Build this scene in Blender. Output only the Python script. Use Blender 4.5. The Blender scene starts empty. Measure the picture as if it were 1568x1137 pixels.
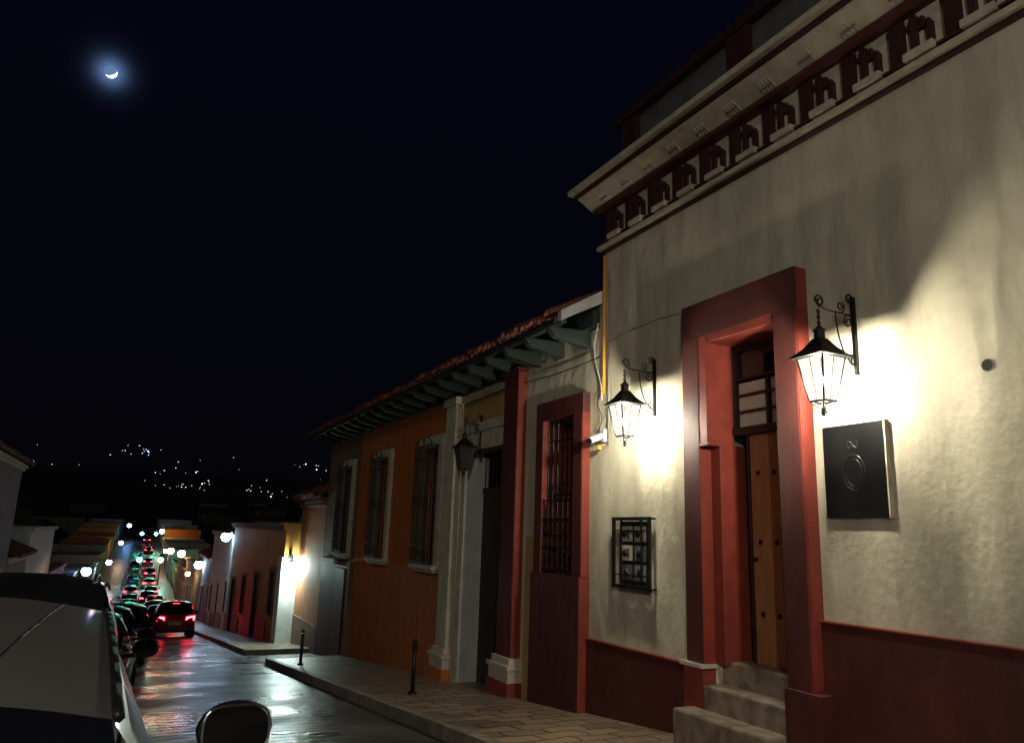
import bpy, math, random
from mathutils import Vector, Matrix
random.seed(7)
scene=bpy.context.scene
# ------------------------------------------------------------------ helpers
def empty(name,loc=(0,0,0),rot=(0,0,0)):
    e=bpy.data.objects.new(name,None); e.empty_display_size=.3
    e.location=loc; e.rotation_euler=rot; scene.collection.objects.link(e); return e
class B:
    def __init__(s): s.v=[];s.f=[];s.m=[];s.mats=[]
    def mi(s,mat):
        if mat not in s.mats: s.mats.append(mat)
        return s.mats.index(mat)
    def hexa(s,p,mat):
        n=len(s.v); s.v+= [tuple(q) for q in p]; k=s.mi(mat)
        for f in ((0,3,2,1),(4,5,6,7),(0,1,5,4),(1,2,6,5),(2,3,7,6),(3,0,4,7)):
            s.f.append(tuple(n+i for i in f)); s.m.append(k)
    def box(s,x0,x1,y0,y1,z0,z1,mat):
        s.hexa([(x0,y0,z0),(x1,y0,z0),(x1,y1,z0),(x0,y1,z0),(x0,y0,z1),(x1,y0,z1),(x1,y1,z1),(x0,y1,z1)],mat)
    def quad(s,p,mat):
        n=len(s.v); s.v+=[tuple(q) for q in p]; s.f.append(tuple(range(n,n+len(p)))); s.m.append(s.mi(mat))
    def cyl(s,p0,p1,r0,mat,r1=None,n=12,caps=True):
        if r1 is None:r1=r0
        p0=Vector(p0);p1=Vector(p1);d=(p1-p0)
        if d.length<1e-6:return
        d.normalize(); a=d.orthogonal().normalized(); c=d.cross(a)
        k=len(s.v);mi=s.mi(mat)
        for P,r in((p0,r0),(p1,r1)):
            for i in range(n):
                t=2*math.pi*i/n; s.v.append(tuple(P+a*math.cos(t)*r+c*math.sin(t)*r))
        for i in range(n):
            j=(i+1)%n; s.f.append((k+i,k+j,k+n+j,k+n+i)); s.m.append(mi)
        if caps:
            s.f.append(tuple(k+i for i in reversed(range(n)))); s.m.append(mi)
            s.f.append(tuple(k+n+i for i in range(n))); s.m.append(mi)
    def tube(s,pts,r,mat,n=6):
        for a,b in zip(pts[:-1],pts[1:]): s.cyl(a,b,r,mat,n=n)
    def sphere(s,c,r,mat,n=12,sz=1.0):
        k=len(s.v);mi=s.mi(mat);R=n//2
        for i in range(R+1):
            ph=math.pi*i/R
            for j in range(n):
                t=2*math.pi*j/n
                s.v.append((c[0]+r*math.sin(ph)*math.cos(t),c[1]+r*math.sin(ph)*math.sin(t),c[2]+r*sz*math.cos(ph)))
        for i in range(R):
            for j in range(n):
                q=(j+1)%n; s.f.append((k+i*n+j,k+(i+1)*n+j,k+(i+1)*n+q,k+i*n+q)); s.m.append(mi)
    def grid(s,fn,nu,nv,matfn):
        k=len(s.v)
        for i in range(nu+1):
            for j in range(nv+1): s.v.append(tuple(fn(i,j)))
        for i in range(nu):
            for j in range(nv):
                a=k+i*(nv+1)+j; s.f.append((a,a+nv+1,a+nv+2,a+1)); s.m.append(s.mi(matfn(i,j)))
    def wall(s,x0,x1,y0,y1,z0,z1,ops,mat):
        y=y0
        for (a,b,c,d) in sorted(ops):
            if a>y: s.box(x0,x1,y,a,z0,z1,mat)
            if c>z0: s.box(x0,x1,a,b,z0,c,mat)
            if d<z1: s.box(x0,x1,a,b,d,z1,mat)
            y=b
        if y<y1: s.box(x0,x1,y,y1,z0,z1,mat)
    def build(s,name,parent=None,smooth=False,bevel=0,absolute=True,sub=0):
        o=Vector((0,0,0))
        if parent is not None and absolute: o=Vector(parent.location)
        me=bpy.data.meshes.new(name)
        me.from_pydata([tuple(Vector(q)-o) for q in s.v],[],s.f)
        for m in s.mats: me.materials.append(m)
        for p,k in zip(me.polygons,s.m): p.material_index=k; p.use_smooth=smooth
        me.update()
        ob=bpy.data.objects.new(name,me); scene.collection.objects.link(ob)
        if parent is not None: ob.parent=parent
        if bevel:
            md=ob.modifiers.new('bevel','BEVEL'); md.width=bevel; md.segments=2; md.limit_method='ANGLE'
        if sub:
            md=ob.modifiers.new('sub','SUBSURF'); md.levels=sub; md.render_levels=sub
        return ob
# ------------------------------------------------------------------ materials
def M(name,c1,c2=None,rough=.8,scale=4,bump=0,bscale=25,metal=0,emit=None,es=0,coat=0,detail=6,stain=None,stretch=None,dirt=None):
    m=bpy.data.materials.new(name); m.use_nodes=True; nt=m.node_tree; N=nt.nodes; L=nt.links
    p=N['Principled BSDF']
    p.inputs['Roughness'].default_value=rough; p.inputs['Metallic'].default_value=metal
    p.inputs['Coat Weight'].default_value=coat; p.inputs['Coat Roughness'].default_value=.12
    if c2 is None: c2=tuple(x*.78 for x in c1)
    tc=N.new('ShaderNodeTexCoord')
    nz=N.new('ShaderNodeTexNoise'); nz.inputs['Scale'].default_value=scale; nz.inputs['Detail'].default_value=detail
    if stretch:
        ms=N.new('ShaderNodeMapping'); ms.inputs['Scale'].default_value=stretch; L.new(tc.outputs['Object'],ms.inputs['Vector']); L.new(ms.outputs['Vector'],nz.inputs['Vector'])
    else: L.new(tc.outputs['Object'],nz.inputs['Vector'])
    r=N.new('ShaderNodeValToRGB'); r.color_ramp.elements[0].position=.34; r.color_ramp.elements[1].position=.66
    r.color_ramp.elements[0].color=(*c2,1); r.color_ramp.elements[1].color=(*c1,1)
    L.new(nz.outputs['Fac'],r.inputs['Fac']); col=r.outputs['Color']
    def layer(col,scl,nscale,lo,hi,color):
        mp=N.new('ShaderNodeMapping'); mp.inputs['Scale'].default_value=scl
        L.new(tc.outputs['Object'],mp.inputs['Vector'])
        n2=N.new('ShaderNodeTexNoise'); n2.inputs['Scale'].default_value=nscale; n2.inputs['Detail'].default_value=9; n2.inputs['Roughness'].default_value=.65
        L.new(mp.outputs['Vector'],n2.inputs['Vector'])
        r2=N.new('ShaderNodeMapRange'); r2.inputs['From Min'].default_value=lo; r2.inputs['From Max'].default_value=hi
        L.new(n2.outputs['Fac'],r2.inputs['Value'])
        mx=N.new('ShaderNodeMix'); mx.data_type='RGBA'; mx.inputs['B'].default_value=(*color,1)
        L.new(r2.outputs['Result'],mx.inputs['Factor']); L.new(col,mx.inputs['A']); return mx.outputs['Result']
    if stain: col=layer(col,(2.4,2.4,.28),1.6,.46,.72,stain)
    if dirt: col=layer(col,(1,1,1),.9,.54,.80,dirt)
    L.new(col,p.inputs['Base Color'])
    if bump:
        n3=N.new('ShaderNodeTexNoise'); n3.inputs['Scale'].default_value=bscale; n3.inputs['Detail'].default_value=4
        n4=N.new('ShaderNodeTexNoise'); n4.inputs['Scale'].default_value=bscale*.14; n4.inputs['Detail'].default_value=3
        mp4=N.new('ShaderNodeMapping'); mp4.inputs['Scale'].default_value=(1,1.25,.6)
        L.new(tc.outputs['Object'],mp4.inputs['Vector']); L.new(tc.outputs['Object'],n3.inputs['Vector']); L.new(mp4.outputs['Vector'],n4.inputs['Vector'])
        ad=N.new('ShaderNodeMath'); ad.operation='MULTIPLY_ADD'; ad.inputs[1].default_value=.14
        L.new(n3.outputs['Fac'],ad.inputs[0]); L.new(n4.outputs['Fac'],ad.inputs[2])
        b=N.new('ShaderNodeBump'); b.inputs['Strength'].default_value=1; b.inputs['Distance'].default_value=bump
        L.new(ad.outputs[0],b.inputs['Height']); L.new(b.outputs['Normal'],p.inputs['Normal'])
    if emit:
        p.inputs['Emission Color'].default_value=(*emit,1); p.inputs['Emission Strength'].default_value=es
    return m
cream=M('cream_plaster',(.61,.575,.44),(.53,.495,.375),.85,3,.055,14,stain=(.41,.38,.285),dirt=(.40,.37,.27))
creamtrim=M('cream_trim',(.60,.55,.43),(.44,.40,.30),.8,6,.01,30)
maroon=M('maroon_plaster',(.105,.020,.018),(.065,.014,.013),.6,4,.02,20,stain=(.06,.014,.012))  # dado plaster, and the shaded copy laid over red frame fronts
redpaint=M('red_trim_and_lit_edges',(.28,.045,.028),(.19,.03,.022),.55,5,.014,24,stain=(.17,.03,.02))  # trim red, also used for painted lit sides and the dado highlight
darkmar=M('dark_maroon',(.05,.012,.012),(.028,.008,.008),.7,6)
orange=M('orange_plaster',(.56,.165,.024),(.44,.125,.02),.8,3,.03,16,stain=(.34,.10,.02))
ochre=M('ochre_plaster',(.48,.32,.11),(.40,.26,.08),.8,3,.03,16)
browngrey=M('brown_plaster',(.20,.12,.08),(.14,.085,.06),.8,3,.03,16)
purple=M('terracotta_plaster',(.46,.17,.07),(.36,.13,.055),.8,3,.03,16)
yellowp=M('yellow_plaster',(.60,.32,.07),(.46,.24,.05),.8,3,.03,16,stain=(.36,.2,.06))
whitep=M('white_plaster',(.66,.66,.64),(.52,.52,.50),.8,2,.02,16,stain=(.4,.4,.38))
greyp=M('grey_plaster',(.26,.25,.23),(.18,.17,.16),.85,2,.02,16)
bluegrey=M('slate_panel',(.11,.115,.115),(.07,.075,.075),.8,4,.02,16)
iron=M('black_iron',(.012,.012,.013),(.008,.008,.008),.45,20,metal=.3)
woodbrown=M('door_wood',(.42,.18,.075),(.30,.125,.052),.5,6,.003,40,stretch=(8,8,.6))
woodgreen=M('beam_wood',(.028,.048,.042),(.016,.028,.025),.8,9,.01,30)
darkwood=M('dark_wood',(.035,.02,.014),(.02,.012,.01),.6,9)
interior=M('dark_interior',(.012,.010,.009),(.008,.007,.006),.9)
glassd=M('dark_glass',(.012,.014,.016),(.01,.01,.012),.08,coat=.3)
curtain=M('curtain_cloth',(.66,.62,.52),(.56,.52,.42),.9,8)
tile=M('clay_tile',(.24,.07,.04),(.05,.025,.02),.85,5,.01,30)
stone=M('step_stone',(.34,.27,.20),(.16,.125,.095),.6,7,.014,40)
concrete=M('kerb_concrete',(.34,.29,.22),(.17,.145,.115),.6,5,.018,35)
whitebase=M('plinth_paint',(.60,.52,.45),(.48,.40,.34),.7,8,.01,30)
white=M('white_plastic',(.6,.6,.6),None,.5)
gold=M('faded_gold_paint',(.03,.025,.018),None,.4)
blackboard=M('black_plaque',(.012,.012,.013),(.007,.007,.008),.3,coat=.2)
orangepipe=M('orange_conduit',(.75,.33,.03),None,.6)
vegetation=M('dark_vegetation',(.010,.012,.008),(.004,.005,.004),1,.05)
def E(name,c,s): return M(name,c,c,.5,emit=c,es=s)
bulb=E('warm_bulb',(1,.92,.72),3500)
bulbB=E('cool_bulb',(.72,1,.93),480)
lampwarm=E('lamp_warm',(1,.66,.34),55); lampcool=E('lamp_cool',(.50,.74,1),75); lampwhite=E('lamp_white',(1,.95,.85),55)
lampblue=E('lamp_blue',(.20,.42,1),60); lampgreen=E('lamp_green',(.05,1,.72),120)
tailm=E('tail_light',(1,.02,.03),45); tailfar=E('tail_light_running',(1,.03,.05),24); taildim=M('tail_lens_off',(.25,.01,.01),None,.2,coat=1)
townw=E('town_warm',(1,.80,.55),2.6); townc=E('town_cool',(.40,.62,1),3.6)
def pane(name,mixf,c,s):
    m=bpy.data.materials.new(name); m.use_nodes=True; N=m.node_tree.nodes; L=m.node_tree.links
    for n in list(N): N.remove(n)
    o=N.new('ShaderNodeOutputMaterial'); t=N.new('ShaderNodeBsdfTransparent'); e=N.new('ShaderNodeEmission'); mx=N.new('ShaderNodeMixShader')
    nz=N.new('ShaderNodeTexNoise'); nz.inputs['Scale'].default_value=6
    r=N.new('ShaderNodeMapRange'); r.inputs['To Min'].default_value=s*.55; r.inputs['To Max'].default_value=s*1.3
    L.new(nz.outputs['Fac'],r.inputs['Value']); L.new(r.outputs['Result'],e.inputs['Strength'])
    e.inputs['Color'].default_value=(*c,1); mx.inputs[0].default_value=mixf
    L.new(t.outputs[0],mx.inputs[1]); L.new(e.outputs[0],mx.inputs[2]); L.new(mx.outputs[0],o.inputs[0]); return m
panelit=pane('lit_frosted_glass',.35,(1,.86,.62),2.6)
paneoff=M('unlit_lantern_glass',(.05,.05,.05),None,.15)
def road_mat():
    m=M('road_concrete',(.15,.135,.115),(.06,.055,.05),.5,1.0,0)
    N=m.node_tree.nodes;L=m.node_tree.links;p=N['Principled BSDF']
    tc=N.new('ShaderNodeTexCoord')
    w=N.new('ShaderNodeTexWave'); w.bands_direction='Y'; w.inputs['Scale'].default_value=1.3; w.inputs['Distortion'].default_value=6; w.inputs['Detail'].default_value=3
    w.inputs['Detail Scale'].default_value=1.0
    n=N.new('ShaderNodeTexNoise'); n.inputs['Scale'].default_value=6; n.inputs['Detail'].default_value=8
    n5=N.new('ShaderNodeTexNoise'); n5.inputs['Scale'].default_value=.8; n5.inputs['Detail'].default_value=3
    for q in(w,n,n5): L.new(tc.outputs['Object'],q.inputs['Vector'])
    a=N.new('ShaderNodeMath');a.operation='MULTIPLY_ADD';a.inputs[1].default_value=.45
    L.new(w.outputs['Fac'],a.inputs[0]);L.new(n.outputs['Fac'],a.inputs[2])
    b=N.new('ShaderNodeBump');b.inputs['Distance'].default_value=.022;b.inputs['Strength'].default_value=.9
    L.new(a.outputs[0],b.inputs['Height']);L.new(b.outputs['Normal'],p.inputs['Normal'])
    r=N.new('ShaderNodeMapRange');r.inputs['From Min'].default_value=.35;r.inputs['From Max'].default_value=.65;r.inputs['To Min'].default_value=.18;r.inputs['To Max'].default_value=.46
    L.new(n5.outputs['Fac'],r.inputs['Value']);L.new(r.outputs['Result'],p.inputs['Roughness'])
    return m
road=road_mat()
def flag_mat():
    m=M('sidewalk_flagstone',(.24,.19,.14),(.12,.095,.075),.42,2.5)
    N=m.node_tree.nodes;L=m.node_tree.links;p=N['Principled BSDF']
    tc=N.new('ShaderNodeTexCoord')
    nz=N.new('ShaderNodeTexNoise'); nz.inputs['Scale'].default_value=2; 
    L.new(tc.outputs['Object'],nz.inputs['Vector'])
    mxv=N.new('ShaderNodeVectorMath'); mxv.operation='MULTIPLY_ADD'; mxv.inputs[1].default_value=(.26,.26,0)
    L.new(nz.outputs['Color'],mxv.inputs[0]); L.new(tc.outputs['Object'],mxv.inputs[2])
    br=N.new('ShaderNodeTexBrick'); br.inputs['Scale'].default_value=1; br.inputs['Brick Width'].default_value=.50; br.inputs['Row Height'].default_value=.31
    br.inputs['Mortar Size'].default_value=.02; br.inputs['Mortar Smooth'].default_value=.5
    br.inputs['Color1'].default_value=(.62,.45,.29,1);br.inputs['Color2'].default_value=(.28,.21,.145,1);br.inputs['Mortar'].default_value=(.06,.05,.04,1)
    L.new(mxv.outputs[0],br.inputs['Vector'])
    mx=N.new('ShaderNodeMix');mx.data_type='RGBA';mx.blend_type='MULTIPLY';mx.inputs['Factor'].default_value=.6
    n=N.new('ShaderNodeTexNoise'); n.inputs['Scale'].default_value=8; n.inputs['Detail'].default_value=8
    L.new(tc.outputs['Object'],n.inputs['Vector'])
    L.new(br.outputs['Color'],mx.inputs['A']);L.new(n.outputs['Fac'],mx.inputs['B']);L.new(mx.outputs['Result'],p.inputs['Base Color'])
    a=N.new('ShaderNodeMath');a.operation='MULTIPLY_ADD';a.inputs[1].default_value=-.8
    L.new(br.outputs['Fac'],a.inputs[0]);L.new(n.outputs['Fac'],a.inputs[2])
    b=N.new('ShaderNodeBump');b.inputs['Distance'].default_value=.028
    L.new(a.outputs[0],b.inputs['Height']);L.new(b.outputs['Normal'],p.inputs['Normal'])
    r=N.new('ShaderNodeMapRange');r.inputs['To Min'].default_value=.2;r.inputs['To Max'].default_value=.55
    L.new(n.outputs['Fac'],r.inputs['Value']);L.new(r.outputs['Result'],p.inputs['Roughness'])
    return m
flag=flag_mat()
# ------------------------------------------------------------------ street profile
KN=[(-60,3.9),(-20,.25),(0,-1.53),(60,-6.9),(90,-9.0),(115,-9.6),(140,-9.2),(180,-7.2),(240,-4.2),(300,-1.8),(400,1),(5000,120)]
def lin(y):
    for (a,za),(b,zb) in zip(KN[:-1],KN[1:]):
        if y<=b: return za+(zb-za)*(y-a)/(b-a)
    return KN[-1][1]
def zr(y):
    if y<50: return lin(y)
    return sum(lin(y+d) for d in (-9,-6,-3,0,3,6,9))/7
def zs(y): return zr(y)+.15
def sh(y): return max(0,y-40)*.012
def xl(y): return -1.78+min(1,max(0,(y-8)/17))*.75+sh(y)
def xr(y): return 3.5+sh(y)
def terr():
    b=B()
    xs=[-1600,-1100,-800,-600,-450,-330,-240,-170,-120,-80,-50,-30,-15,-6,0,6,15,30,50,80,120,170,240,330,450,600,800,1100,1600]
    ys=[-120,-60,-30,-10,0,10,20,30,40,50,60,70,80,90,100,110,120,130,140,155,170,190,210,240,270,300,340,380,430,500,580,660,750,850,960,1080,1220,1400,1700,2200]
    def f(i,j):
        x=xs[i];y=ys[j]
        if y<300: z=sum(lin(y+d) for d in(-9,0,9))/3-.9
        else:
            k=(y-300)
            z=-2.8+ .085*k*(.75+.25*math.sin(x*.006+1.3)+.12*math.sin(x*.017+y*.004)) if k<900 else -2.8+.085*900*(.75+.25*math.sin(x*.006+1.3))*(1-.2*(k-900)/1000)
        z+=0 if abs(x)<60 else min(1,(abs(x)-60)/400)*6*math.sin(x*.013+y*.01)
        return (x,y,z)
    b.grid(f,len(xs)-1,len(ys)-1,lambda i,j:vegetation)
    return b.build('ground_terrain',smooth=True)
terr()
def strip(name,fa,fb,fz,y0,y1,mat,step=2.0,nx=1,parent=None,kerb=None,kside=None):
    b=B(); n=max(1,int((y1-y0)/step)); 
    Y=[y0+(y1-y0)*i/n for i in range(n+1)]
    b.grid(lambda i,j:(fa(Y[i])+(fb(Y[i])-fa(Y[i]))*j/nx,Y[i],fz(Y[i])),n,nx,lambda i,j:mat)
    if kerb:
        g=fa if kside=='a' else fb; s=1 if kside=='a' else -1
        for i in range(n):
            a,c=Y[i],Y[i+1]; ga,gc=g(a),g(c); w=.14*s
            b.hexa([(ga,a,fz(a)-.5),(ga+w,a,fz(a)-.5),(gc+w,c,fz(c)-.5),(gc,c,fz(c)-.5),(ga,a,fz(a)+.006),(ga+w,a,fz(a)+.006),(gc+w,c,fz(c)+.006),(gc,c,fz(c)+.006)],kerb)
    return b.build(name,parent)
strip('road',lambda y:xl(y)-.1,lambda y:6.6+sh(y),zr,-20,330,road,1.5)
strip('sidewalk',xr,lambda y:6.4+sh(y),zs,-20,20.8,flag,1.0,kerb=concrete,kside='a')
strip('sidewalk',lambda y:xr(y)+.05,lambda y:6.4+sh(y),zs,25,330,flag,2.0,kerb=concrete,kside='a')
strip('sidewalk',lambda y:-6+sh(y),xl,zs,-20,330,flag,2.0,kerb=concrete,kside='b')
b=B()
b.box(3.5,6.3,20.8,20.92,zs(20.8)-.5,zs(20.8)+.004,concrete); b.box(3.55,6.3,24.9,25.0,zs(25)-.5,zs(25)+.004,concrete)
b.build('kerb_end')
# ------------------------------------------------------------------ scroll bracket + lantern
def spiral(cx,cz,y,r0,r1,a0,turns,n=22):
    out=[]
    for i in range(n+1):
        t=i/n; a=a0+turns*2*math.pi*t; r=r0+(r1-r0)*t
        out.append((cx+r*math.cos(a),y,cz+r*math.sin(a)))
    return out
def lantern(name,xw,y,zt,lit=True,reach=.45):
    e=empty(name,(xw,y,zt)); b=B(); xc=xw-reach
    b.box(xw-.03,xw+.01,y-.018,y+.018,zt-.70,zt,iron)
    b.tube(spiral(xw-.06,zt-.02,y,.045,.01,0,1.2),.009,iron)
    b.tube([(xw-.02,y,zt-.17),(xc+.12,y,zt-.17),(xc+.02,y,zt-.15),(xc-.03,y,zt-.10)],.011,iron)
    b.tube(spiral(xc+.02,zt-.10,y,.055,.015,math.pi,-1.3),.009,iron)
    b.tube(spiral(xw-.09,zt-.235,y,.055,.012,math.pi/2,1.5),.008,iron)
    b.tube(spiral(xw-.17,zt-.11,y,.05,.012,-math.pi/2,1.5),.008,iron)
    b.tube(spiral(xw-.06,zt-.58,y,.05,.012,math.pi/2,1.4),.008,iron)
    pts=[(xw-.02,y,zt-.62)]+[(xw-.02-.22*math.sin(t*math.pi/2),y,zt-.62+.45*(1-math.cos(t*math.pi/2))) for t in [i/8 for i in range(1,9)]]
    b.tube(pts,.008,iron)
    b.tube([(xc,y,zt-.17),(xc,y,zt-.34)],.006,iron)
    for k in range(3): b.tube([(xc+.018*math.cos(a),y,zt-.2-.05*k+.022*math.sin(a)) for a in [i*math.pi/4 for i in range(9)]],.005,iron)
    z=zt-.34
    b.cyl((xc,y,z-.02),(xc,y,z+.02),.042,iron,.012,n=14); b.cyl((xc,y,z-.035),(xc,y,z-.02),.056,iron,n=14)
    b.cyl((xc,y,z-.10),(xc,y,z-.035),.046,iron,n=14)
    zb=z-.27; H=.37; w1=.135; w2=.072
    def fr(wa,za,wb,zb_,mat):
        p=[(xc-wa,y-wa,za),(xc+wa,y-wa,za),(xc+wa,y+wa,za),(xc-wa,y+wa,za),(xc-wb,y-wb,zb_),(xc+wb,y-wb,zb_),(xc+wb,y+wb,zb_),(xc-wb,y+wb,zb_)]
        b.hexa(p,mat)
    fr(.170,zb+.015,.095,zb+.09,iron); fr(.095,zb+.09,.042,zb+.17,iron); fr(.178,zb,.178,zb+.016,iron)
    c=[(-1,-1),(1,-1),(1,1),(-1,1)]
    for i in range(4):
        a=c[i];d=c[(i+1)%4]
        A_=(xc+a[0]*w1,y+a[1]*w1,zb);C=(xc+a[0]*w2,y+a[1]*w2,zb-H)
        D=(xc+d[0]*w1,y+d[1]*w1,zb);F_=(xc+d[0]*w2,y+d[1]*w2,zb-H)
        b.cyl(A_,C,.010,iron,n=6); b.cyl(A_,D,.010,iron,n=6); b.cyl(C,F_,.011,iron,n=6)
        m1=tuple((A_[k]+D[k])/2 for k in range(3)); m2=tuple((C[k]+F_[k])/2 for k in range(3))
        b.cyl(m1,m2,.004,iron,n=5)
        b.tube([C,(xc+a[0]*.025,y+a[1]*.025,zb-H-.05)],.008,iron)
    b.sphere((xc,y,zb-H-.06),.020,iron); b.cyl((xc,y,zb-H-.12),(xc,y,zb-H-.07),.006,iron,.014,n=8)
    b.tube(spiral(xc,zb-H-.10,y,.035,.01,0,1.1,12),.006,iron)
    b.build('ironwork',e)
    g=B()
    for i in range(4):
        a=c[i];d=c[(i+1)%4]; q=.985
        g.quad([(xc+a[0]*w1*q,y+a[1]*w1*q,zb),(xc+a[0]*w2*q,y+a[1]*w2*q,zb-H),(xc+d[0]*w2*q,y+d[1]*w2*q,zb-H),(xc+d[0]*w1*q,y+d[1]*w1*q,zb)],panelit if lit else paneoff)
    g.build('glass_panes',e)
    if lit:
        l=B(); l.sphere((xc,y,zb-.2),.036,bulb,14,1.3); l.cyl((xc,y,zb-.14),(xc,y,zb),.012,iron); l.build('bulb',e,smooth=True)
    return e
lantern('wall_lantern',5.5,4.39,2.16); lantern('wall_lantern',5.5,7.26,2.16)
lantern('wall_lantern',5.45,12.3,2.1,lit=False,reach=.32)
# ------------------------------------------------------------------ tall cream building
T=empty('cream_colonial_building',(5.5,2,-1.7)); Y1=8.36; Y0=-6
b=B(); b.wall(5.5,6.0,Y0,Y1,-3.2,4.82,[(5.20,6.30,-3.2,2.2)],cream)
b.box(6.0,14,Y1-.3,Y1,-3.2,4.82,cream); b.box(6.0,14,Y0,Y0+.3,-3.2,4.82,cream); b.box(6,14,Y0,Y1,4.6,4.8,greyp)
b.build('walls',T)
b=B()
b.box(5.455,5.5,Y0,4.91,-3,-.63,maroon); b.box(5.44,5.5,Y0,4.91,-.645,-.625,redpaint)  # thin red strip is a highlight painted along the dado top
b.box(5.46,5.5,6.57,8.73,-3,-1.26,maroon); b.box(5.445,5.5,6.57,8.7,-1.275,-1.25,redpaint)  # same painted highlight strip on the lower dado
b.build('dado',T,bevel=.008)
b=B()
b.box(5.35,5.5,4.91,5.20,-3,2.2,redpaint); b.box(5.35,5.5,6.30,6.57,-1.20,2.2,redpaint); b.box(5.35,5.5,4.91,6.57,2.2,2.6,maroon)
b.box(5.344,5.35,4.93,5.195,-3,2.2,maroon); b.box(5.344,5.35,6.305,6.56,-1.2,2.2,maroon); b.box(5.36,5.5,4.90,4.91,-1.2,2.59,redpaint)  # shaded fronts painted as maroon sheets, lamplit side painted as red strip
b.box(5.30,5.5,4.80,5.20,-3,-1.22,maroon); b.box(5.33,5.5,6.30,6.60,-3,-1.24,redpaint); b.box(5.30,5.52,6.28,6.63,-1.24,-1.20,whitebase)
b.box(5.5,5.98,6.16,6.31,-1.2,1.02,redpaint); b.box(5.35,5.73,6.18,6.30,1.02,2.2,redpaint)
b.box(5.5,6.0,5.18,5.22,-1.2,2.2,redpaint); b.box(5.36,6.0,5.22,6.18,2.12,2.2,redpaint)
b.box(5.34,5.56,6.155,6.30,1.0,1.035,redpaint)
b.build('door_surround',T,bevel=.01)
b=B()
for yy in [5.22+.13*k for k in range(6)]: b.box(5.76,5.80,yy,yy+.120,-1.16,1.13,woodbrown)
b.box(5.805,5.83,5.22,6.0,-1.16,1.13,darkwood)
for zz in(.72,.02,-.68):
    for yy in(5.66,5.88): b.box(5.745,5.76,yy-.02,yy+.02,zz-.025,zz+.025,iron)
b.box(5.75,5.82,6.0,6.03,-1.16,1.15,darkwood); b.cyl((5.76,5.94,-.15),(5.72,5.94,-.15),.02,iron)
b.build('door_leaf',T,bevel=.004)
b=B(); b.box(5.85,6.5,6.04,6.08,-1.16,1.13,darkwood); b.build('open_door_leaf',T)
b=B()
b.box(5.70,5.78,5.22,6.18,1.13,1.21,darkwood); b.box(5.72,5.78,5.22,6.18,2.05,2.12,darkwood)
b.box(5.72,5.78,6.13,6.18,1.21,2.05,darkwood); b.box(5.72,5.78,5.22,5.28,1.21,2.05,darkwood)
b.box(5.725,5.765,5.66,5.70,1.21,1.74,darkwood)
for zz in(1.38,1.56,1.74): b.box(5.73,5.765,5.28,6.13,zz-.012,zz+.012,darkwood)
b.box(5.768,5.775,5.28,6.13,1.21,1.70,curtain); b.box(5.77,5.776,5.28,6.13,1.74,2.05,glassd)
b.build('transom_window',T)
b=B(); b.box(8.4,8.5,3,8,-1.3,3,interior); b.box(6.02,8.4,7.9,8.0,-1.3,3,interior); b.box(6.02,8.4,3,3.1,-1.3,3,interior); b.box(5.62,8.4,5.2,6.3,-1.4,-1.17,stone); b.box(6.02,8.4,3,8,2.9,3,interior)
b.build('interior_room',T)
b=B(); b.box(5.08,5.36,5.22,6.48,-2.6,-1.62,stone); b.box(5.33,5.62,5.2,6.30,-2.6,-1.39,stone); b.box(5.58,5.9,5.2,6.3,-2.6,-1.165,stone)
b.build('entrance_steps',T,bevel=.022)
b=B(); Yc=8.5
b.box(5.44,5.5,Y0,Yc-.1,3.90,3.935,darkmar); b.box(5.39,5.5,Y0,Yc-.06,3.935,3.99,creamtrim); b.box(5.42,5.5,Y0,Yc-.08,3.99,4.01,maroon)
b.box(5.485,5.5,Y0,Yc-.12,4.01,4.50,creamtrim)
y=8.30
while y>Y0+.5:
    b.box(5.43,5.487,y-.13,y,4.05,4.47,darkmar)
    b.box(5.44,5.487,y-.25,y-.19,4.11,4.45,darkmar)
    b.box(5.44,5.487,y-.37,y-.25,4.29,4.345,darkmar)
    b.box(5.44,5.487,y-.39,y-.335,4.11,4.31,darkmar)
    b.box(5.44,5.487,y-.315,y-.275,4.345,4.40,darkmar)
    b.box(5.44,5.487,y-.19,y-.155,4.34,4.39,darkmar)
    b.box(5.36,5.487,y-.43,y-.16,4.015,4.08,creamtrim)
    b.box(5.39,5.487,y-.155,y+.06,4.012,4.04,darkmar)
    y-=.5
b.build('frieze',T,bevel=.004)
b=B()
b.box(5.33,5.5,Y0,Yc-.05,4.48,4.54,maroon)
def ext(pts,ya,yb,mat):
    n=len(pts); k=len(b.v)
    b.v+=[(p[0],ya,p[1]) for p in pts]+[(p[0],yb,p[1]) for p in pts]; mi=b.mi(mat)
    for i in range(n):
        j=(i+1)%n; b.f.append((k+i,k+j,k+n+j,k+n+i)); b.m.append(mi)
    b.f.append(tuple(k+i for i in range(n)));b.m.append(mi); b.f.append(tuple(k+n+i for i in reversed(range(n))));b.m.append(mi)
ext([(5.5,4.541),(5.36,4.541),(5.12,4.68),(5.12,4.70),(5.5,4.70)],Y0,Yc,creamtrim)
b.box(5.07,5.6,Y0,Yc+.04,4.70,4.74,darkmar); b.box(5.0,5.75,Y0,Yc+.1,4.74,4.81,creamtrim)
y=8.15
while y>Y0+.4:
    for dy in(0,.045,.09,.135):
        b.hexa([(5.32,y-dy,4.548),(5.33,y-dy,4.575),(5.33,y-dy-.025,4.575),(5.32,y-dy-.025,4.548),(5.21,y-dy,4.612),(5.22,y-dy,4.64),(5.22,y-dy-.025,4.64),(5.21,y-dy-.025,4.612)],whitebase)
    b.box(5.255,5.275,y-.16,y,4.565,4.60,greyp)
    y-=.5
b.build('cornice',T,bevel=.004)
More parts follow.
